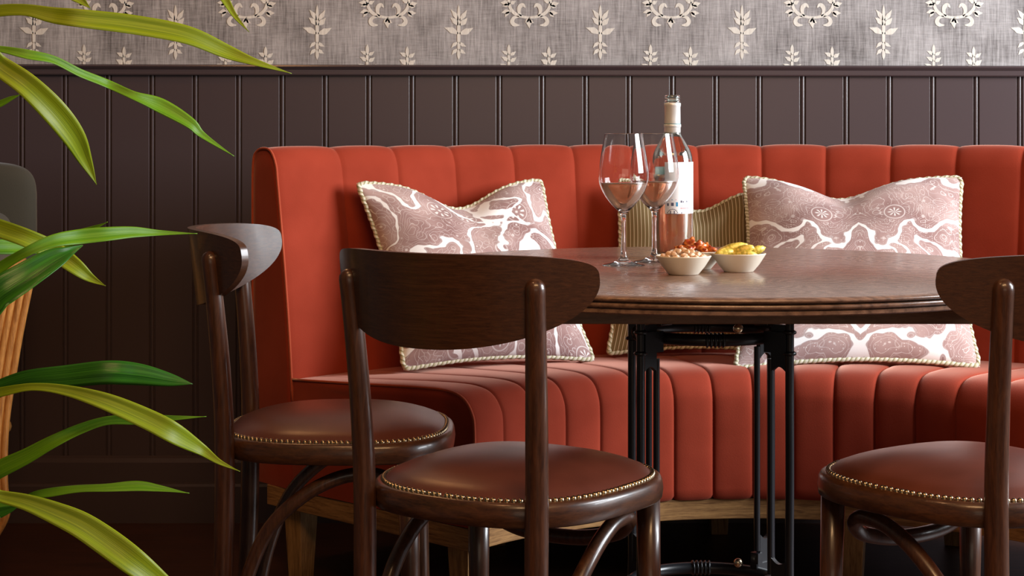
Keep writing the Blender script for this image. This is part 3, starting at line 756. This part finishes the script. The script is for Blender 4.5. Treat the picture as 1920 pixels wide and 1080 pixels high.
# peeled nuts heaped in the front bowl
spots = []
for layer, (nn, rr_, zz) in enumerate(((12, .034, .0295), (9, .024, .0335), (6, .013, .0375), (1, 0, .041))):
    for i in range(nn):
        a = 2*pi*i/nn+layer*.4+rnd.uniform(-.1, .1); spots.append((B1[0]+rr_*cos(a), B1[1]+rr_*sin(a), TZ+zz+rnd.uniform(-.001, .001)))
for i, p in enumerate(spots):
    if i < 3: o = lump('peeled_nut', 'nut_cream', p, (.0070, .0052, .0046), (rnd.uniform(-.6, .6), rnd.uniform(-.6, .6), rnd.uniform(0, 6)), 'peeled nut heaped in the front left bowl', 'nut', 'peeled nuts in the front bowl', .14, i)
    else:
        o = random.Random(i).choice(bases).copy(); COL.objects.link(o); o.location = p; o.rotation_euler = (rnd.uniform(-.6, .6), rnd.uniform(-.6, .6), rnd.uniform(0, 6))
    if i == 0: bases = []
    if i < 3: bases.append(o)
# red glazed nuts
for i, (dx, dy, dz, s_) in enumerate(((-.026, -.006, .034, .95), (-.012, -.018, .036, .9), (-.010, .004, .044, 1.15), (.006, -.010, .041, 1.0), (.017, .002, .036, .95), (.027, -.008, .033, .8), (.002, .018, .038, 1.0), (-.02, .018, .034, .9), (.018, .02, .034, .9), (.010, -.022, .033, .8))):
    lump('glazed_nut', 'tomato_red', (B3[0]+dx, B3[1]+dy, TZ+dz), (.0125*s_, .0085*s_, .0075*s_), (rnd.uniform(-.5, .5), rnd.uniform(-.5, .5), rnd.uniform(0, 6)), 'sticky red brown glazed nut in the rear bowl', 'nut', 'glazed nuts in the rear bowl', .35, 20+i)
# yellow pickled peppers
for i, (dx, dy, dz, l_, r_, rot, lb) in enumerate((
    (-.014, -.004, .0395, .030, .0085, (0, -.28, .15), 'long yellow pickled pepper lying across the top of the heap'),
    (.004, -.012, .0370, .024, .0085, (0, -.35, -.1), 'short yellow pickled pepper in the middle of the heap'),
    (.030, .000, .0365, .018, .0075, (0, -.30, .3), 'small yellow pickled pepper poking over the right rim'),
    (-.022, -.014, .0335, .020, .0080, (0, .0, .5), 'yellow pickled pepper lying low at the left rim'),
    (-.004, .016, .0340, .028, .0085, (0, .1, -.2), 'yellow pickled pepper at the back of the heap'),
    (.012, -.024, .0315, .018, .0070, (0, .1, 0), 'small yellow pickled pepper at the front rim of the bowl'),
    (.0, .0, .0260, .026, .0090, (0, 0, 1.2), 'yellow pickled pepper buried under the others'))):
    lump('pickled_pepper', 'pickle_yellow', (B2[0]+dx, B2[1]+dy, TZ+dz), (l_, r_, r_*.95), rot, lb, 'pepper', 'pickled peppers in the right bowl', .10, 40+i, bend=-3)

# ============================================================ PLANT
SX, SY = -.80, 2.35
pl = empty('dracaena_plant', (SX, SY, 0)); tag(pl, 'tall potted plant with long arching green strap leaves at the left edge', 'plant')
prt = [(.0005, .0), (.11, .0), (.115, .004), (.15, .27), (.155, .29), (.150, .30), (.140, .298), (.135, .27)]
b = MB(); b.lathe(prt, 48); b.build('pot', 'pot_glaze', pl); b = MB(); b.lathe([(.0005, .272), (.134, .268)], 40); b.build('soil', 'potting_soil', pl)
b = MB()
b.tube(cr([(0, 0, .26), (.01, .01, .6), (-.005, .0, .95), (.0, -.01, 1.25)], 6), [.020]*19, 12, dome=(False, True)); b.tube(cr([(-.04, .03, .26), (-.06, .04, .5), (-.05, .03, .78)], 6), .016, 12, dome=(False, True))
b.build('cane', 'cane_bark', pl)
def leaf(pts, matn, basez, yaw=.5, fold=.35, rev=False, wav=0.0):
    """pts: (x, y, depth, half width) along the midrib, measured on the photograph; the leaf is rooted at the cane"""
    P = [W(x, y, d)-Vector((SX, SY, 0)) for x, y, d, hw in pts]; Hh = [hw/F*d for x, y, d, hw in pts]
    root = Vector((.012, 0, basez))
    st = P[0]; P = [root, root.lerp(st, .45)+Vector((0, 0, .02 if basez < st.z else .0))]+P; Hh = [.006, max(.010, Hh[0]*.75)]+Hh
    Q = cr([(*p, h) for p, h in zip(P, Hh)], 7); V = []; uv = []; k = len(Q); Fs = []; nw = 9; dist = 0
    for i, q in enumerate(Q):
        p = Vector(q[:3]); t = (Vector(Q[min(i+1, k-1)][:3])-Vector(Q[max(i-1, 0)][:3])).normalized()
        view = (p+Vector((SX, SY, -H))).normalized()
        side = t.cross(view).normalized(); nb = side.cross(t).normalized()
        h = max(q[3], .0004); ya = yaw*(1 if not rev else -1)
        sd = (side*cos(ya)+nb*sin(ya)); nn = t.cross(sd).normalized(); h2 = h/cos(ya)
        if i: dist += (p-Vector(Q[i-1][:3])).length
        for j in range(nw):
            s_ = -1+2*j/(nw-1)
            V.append(p+sd*h2*s_+nn*h2*(fold*abs(s_)**1.4+wav*sin(dist*38+s_)*abs(s_)+.03*cos(s_*9))); uv.append((dist*3, (s_+1)/2))
    for i in range(k-1):
        for j in range(nw-1): Fs.append((i*nw+j, i*nw+j+1, (i+1)*nw+j+1, (i+1)*nw+j))
    b = MB(); b.add(V, Fs, 0, uv); o = b.build('leaf', matn, pl)
    s_ = o.modifiers.new('thickness', 'SOLIDIFY'); s_.thickness = .0007; s_.offset = 0
    return o
D = 2.30
leaf([(-40, 30, D, 9), (0, 21, D, 11), (50, 20, D, 11), (100, 30, D, 15), (150, 36, D, 17), (250, 48, D+.03, 18), (350, 67, D+.06, 17), (425, 98, D+.09, 13), (475, 116, D+.1, 7), (547, 138, D+.12, 0)], 'leaf_light', 1.10, .45, .25)
leaf([(-40, 92, D-.1, 5), (0, 93, D-.1, 6), (50, 103, D-.1, 9), (100, 113, D-.08, 7), (150, 138, D-.05, 7), (200, 158, D, 8), (250, 180, D, 8), (300, 200, D+.02, 13), (355, 232, D+.03, 10), (380, 255, D+.04, 6), (439, 293, D+.05, 0)], 'leaf_mid', 1.06, .6, .3, wav=.1)
leaf([(-40, 90, D-.2, 12), (0, 125, D-.2, 19), (50, 161, D-.2, 22), (100, 210, D-.18, 24), (137, 257, D-.15, 21), (160, 302, D-.12, 12), (181, 346, D-.1, 0)], 'leaf_light', 1.02, .3, .3)
leaf([(-30, 205, D, 6), (0, 195, D, 6), (20, 185, D, 4), (39, 177, D, 0)], 'leaf_mid', 1.0, .3)
leaf([(60, -60, D+.1, 9), (110, -30, D+.1, 14), (140, -8, D+.1, 12), (170, 16, D+.1, 0)], 'leaf_light', 1.16, .3)
leaf([(330, -90, D+.2, 8), (385, -45, D+.2, 10), (418, -5, D+.2, 8), (440, 30, D+.2, 4.5), (467, 60, D+.2, 0)], 'leaf_light', 1.2, .4)
leaf([(-40, 535, D-.05, 10), (0, 503, D-.05, 10), (50, 473, D-.05, 9), (100, 453, D-.03, 12), (150, 445, D, 14), (200, 440, D+.02, 13), (250, 436, D+.05, 10), (300, 437, D+.08, 5), (370, 438, D+.1, 0)], 'leaf_mid', .80, .35, .3)
leaf([(-40, 415, D+.12, 16), (0, 430, D+.12, 17), (50, 448, D+.12, 17), (100, 472, D+.14, 18), (140, 500, D+.14, 15), (170, 522, D+.15, 8), (198, 536, D+.15, 0)], 'leaf_light', .92, .3, .3)
leaf([(100, 462, D+.2, 12), (150, 440, D+.2, 9), (178, 427, D+.2, 4), (202, 416, D+.2, 0)], 'leaf_mid', .84, .3)
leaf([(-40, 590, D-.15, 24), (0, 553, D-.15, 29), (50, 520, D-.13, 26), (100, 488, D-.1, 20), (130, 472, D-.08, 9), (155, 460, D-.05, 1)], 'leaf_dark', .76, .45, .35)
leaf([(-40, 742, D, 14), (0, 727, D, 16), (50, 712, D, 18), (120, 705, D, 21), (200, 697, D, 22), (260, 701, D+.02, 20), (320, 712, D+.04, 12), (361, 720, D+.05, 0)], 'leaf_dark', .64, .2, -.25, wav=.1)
leaf([(-30, 740, D-.06, 8), (0, 736, D-.06, 9), (60, 726, D-.06, 7), (125, 733, D-.06, 10), (200, 755, D-.06, 16), (275, 787, D-.05, 19), (325, 813, D-.04, 19), (375, 842, D, 11), (410, 866, D, 5), (450, 884, D, 0)], 'leaf_light', .60, .35, .25)
leaf([(-40, 905, D+.05, 14), (0, 882, D+.05, 16), (50, 858, D+.05, 14), (100, 830, D+.05, 12), (150, 806, D+.06, 10), (200, 790, D+.07, 8), (260, 788, D+.08, 9), (320, 785, D+.09, 5), (387, 781, D+.1, 0)], 'leaf_mid', .52, .5, .35, wav=.08)
leaf([(20, 945, D+.1, 5), (65, 930, D+.1, 6), (100, 925, D+.1, 8), (150, 918, D+.1, 8), (200, 915, D+.1, 8), (255, 912, D+.11, 8), (300, 917, D+.12, 5), (355, 925, D+.13, 0)], 'leaf_mid', .46, .8, .2, wav=.22)
leaf([(-40, 920, D-.1, 9), (0, 931, D-.1, 11), (50, 943, D-.1, 15), (100, 962, D-.1, 20), (150, 985, D-.1, 24), (200, 1018, D-.1, 26), (250, 1055, D-.1, 25), (300, 1092, D-.08, 18), (350, 1130, D-.05, 9), (390, 1170, D-.03, 0)], 'leaf_light', .42, .3, .25)
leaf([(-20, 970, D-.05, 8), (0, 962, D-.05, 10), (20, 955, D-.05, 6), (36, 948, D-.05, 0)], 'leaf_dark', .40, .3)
rnd = random.Random(11)
for i in range(16):                             # leaves on the side turned away from the picture
    a = pi*(.55+.9*rnd.random()); z = .45+.05*i; l = rnd.uniform(.35, .55); up = rnd.uniform(.08, .2)
    P = [Vector((cos(a)*l*t, sin(a)*l*t, z+up*sin(t*2.2)-.22*t*t)) for t in lin(0, 1, 8)]
    V = []; uv = []; Fs = []
    Q = cr([tuple(p) for p in P], 4)
    for k, q in enumerate(Q):
        t = k/(len(Q)-1); hw = .019*sin(pi*min(1, t*.92+.08))**.7+.0008; s3 = Vector((-sin(a), cos(a), 0))
        for j in range(5):
            s_ = -1+j/2; V.append(Vector(q)+s3*hw*s_+Vector((0, 0, .3*hw*abs(s_)))); uv.append((t*1.5, (s_+1)/2))
    for k in range(len(Q)-1):
        for j in range(4): Fs.append((k*5+j, k*5+j+1, k*5+j+6, k*5+j+5))
    b = MB(); b.add(V, Fs, 0, uv); o = b.build('leaf', rnd.choice(['leaf_light', 'leaf_mid']), pl); s_ = o.modifiers.new('thickness', 'SOLIDIFY'); s_.thickness = .0007

# ============================================================ ARMCHAIR
ac = empty('rattan_armchair', (-1.435, 3.95, 0)); tag(ac, 'armchair with dark olive velvet back and golden rattan frame at the left edge', 'armchair')
def rbox(name, c, d, r, matn, rz=0, crown=0.0):
    b = MB(); b.box(c, d, 0, rz); o = b.build(name, matn, ac); 
    m_ = o.modifiers.new('bevel', 'BEVEL'); m_.width = r; m_.segments = 6; return o
# upholstered back wing: D-shaped cushion with a welt
def cushion(name, c, d, ex, matn, rz=0):
    b = MB(); R = Matrix.Rotation(rz, 3, 'Z')
    def f(u, v):
        a = (u-.5)*2*pi; t = (v-.5)*pi
        g = lambda q: (abs(q)**ex)*(1 if q >= 0 else -1)
        return Vector(c)+R @ Vector((d[0]/2*g(cos(t))*g(cos(a)), d[1]/2*g(cos(t))*g(sin(a)), d[2]/2*g(sin(t))))
    b.grid(f, lin(0, 1, 49), lin(0, 1, 29)); return b.build(name, matn, ac)
cushion('back_cushion', (.09, .12, .775), (.54, .16, .29), .32, 'olive_velvet', .25)
cushion('arm_cushion', (.20, -.10, .725), (.30, .46, .185), .38, 'olive_velvet', .12)
cushion('back_panel', (-.02, .14, .56), (.52, .10, .50), .25, 'olive_velvet', .1)
cushion('seat_cushion', (-.02, -.12, .44), (.50, .55, .14), .3, 'olive_velvet')
b = MB()
edge = cr([(.405, -.05, .70), (.385, -.055, .60), (.368, -.06, .50), (.350, -.07, .36), (.347, -.07, .24), (.352, -.07, .17), (.315, -.07, .10), (.285, -.07, .02)], 5)
for i in range(14):
    b = MB()
    b.tube([(x-.013*i, y-.010*i, z) for x, y, z in edge], .0095, 10); b.build('rattan_rod', 'rattan', ac)
b = MB(); b.tube(cr([(.34, .10, .69), (.345, -.05, .69), (.30, -.30, .69), (.05, -.42, .68), (-.25, -.38, .68)], 6), .018, 12); b.build('top_rail', 'rattan', ac)
b = MB(); b.tube(cr([(.30, .10, .33), (.30, -.05, .335), (.26, -.30, .33), (.05, -.40, .33), (-.25, -.36, .33)], 6), .018, 12); b.build('seat_rail', 'rattan', ac)
for x, y in ((.27, .12), (-.26, .12), (-.24, -.34), (.02, -.38)):
    b = MB(); b.tube([(x, y, .62), (x, y, 0)], [.018, .014], 12); b.build('leg', 'rattan', ac)
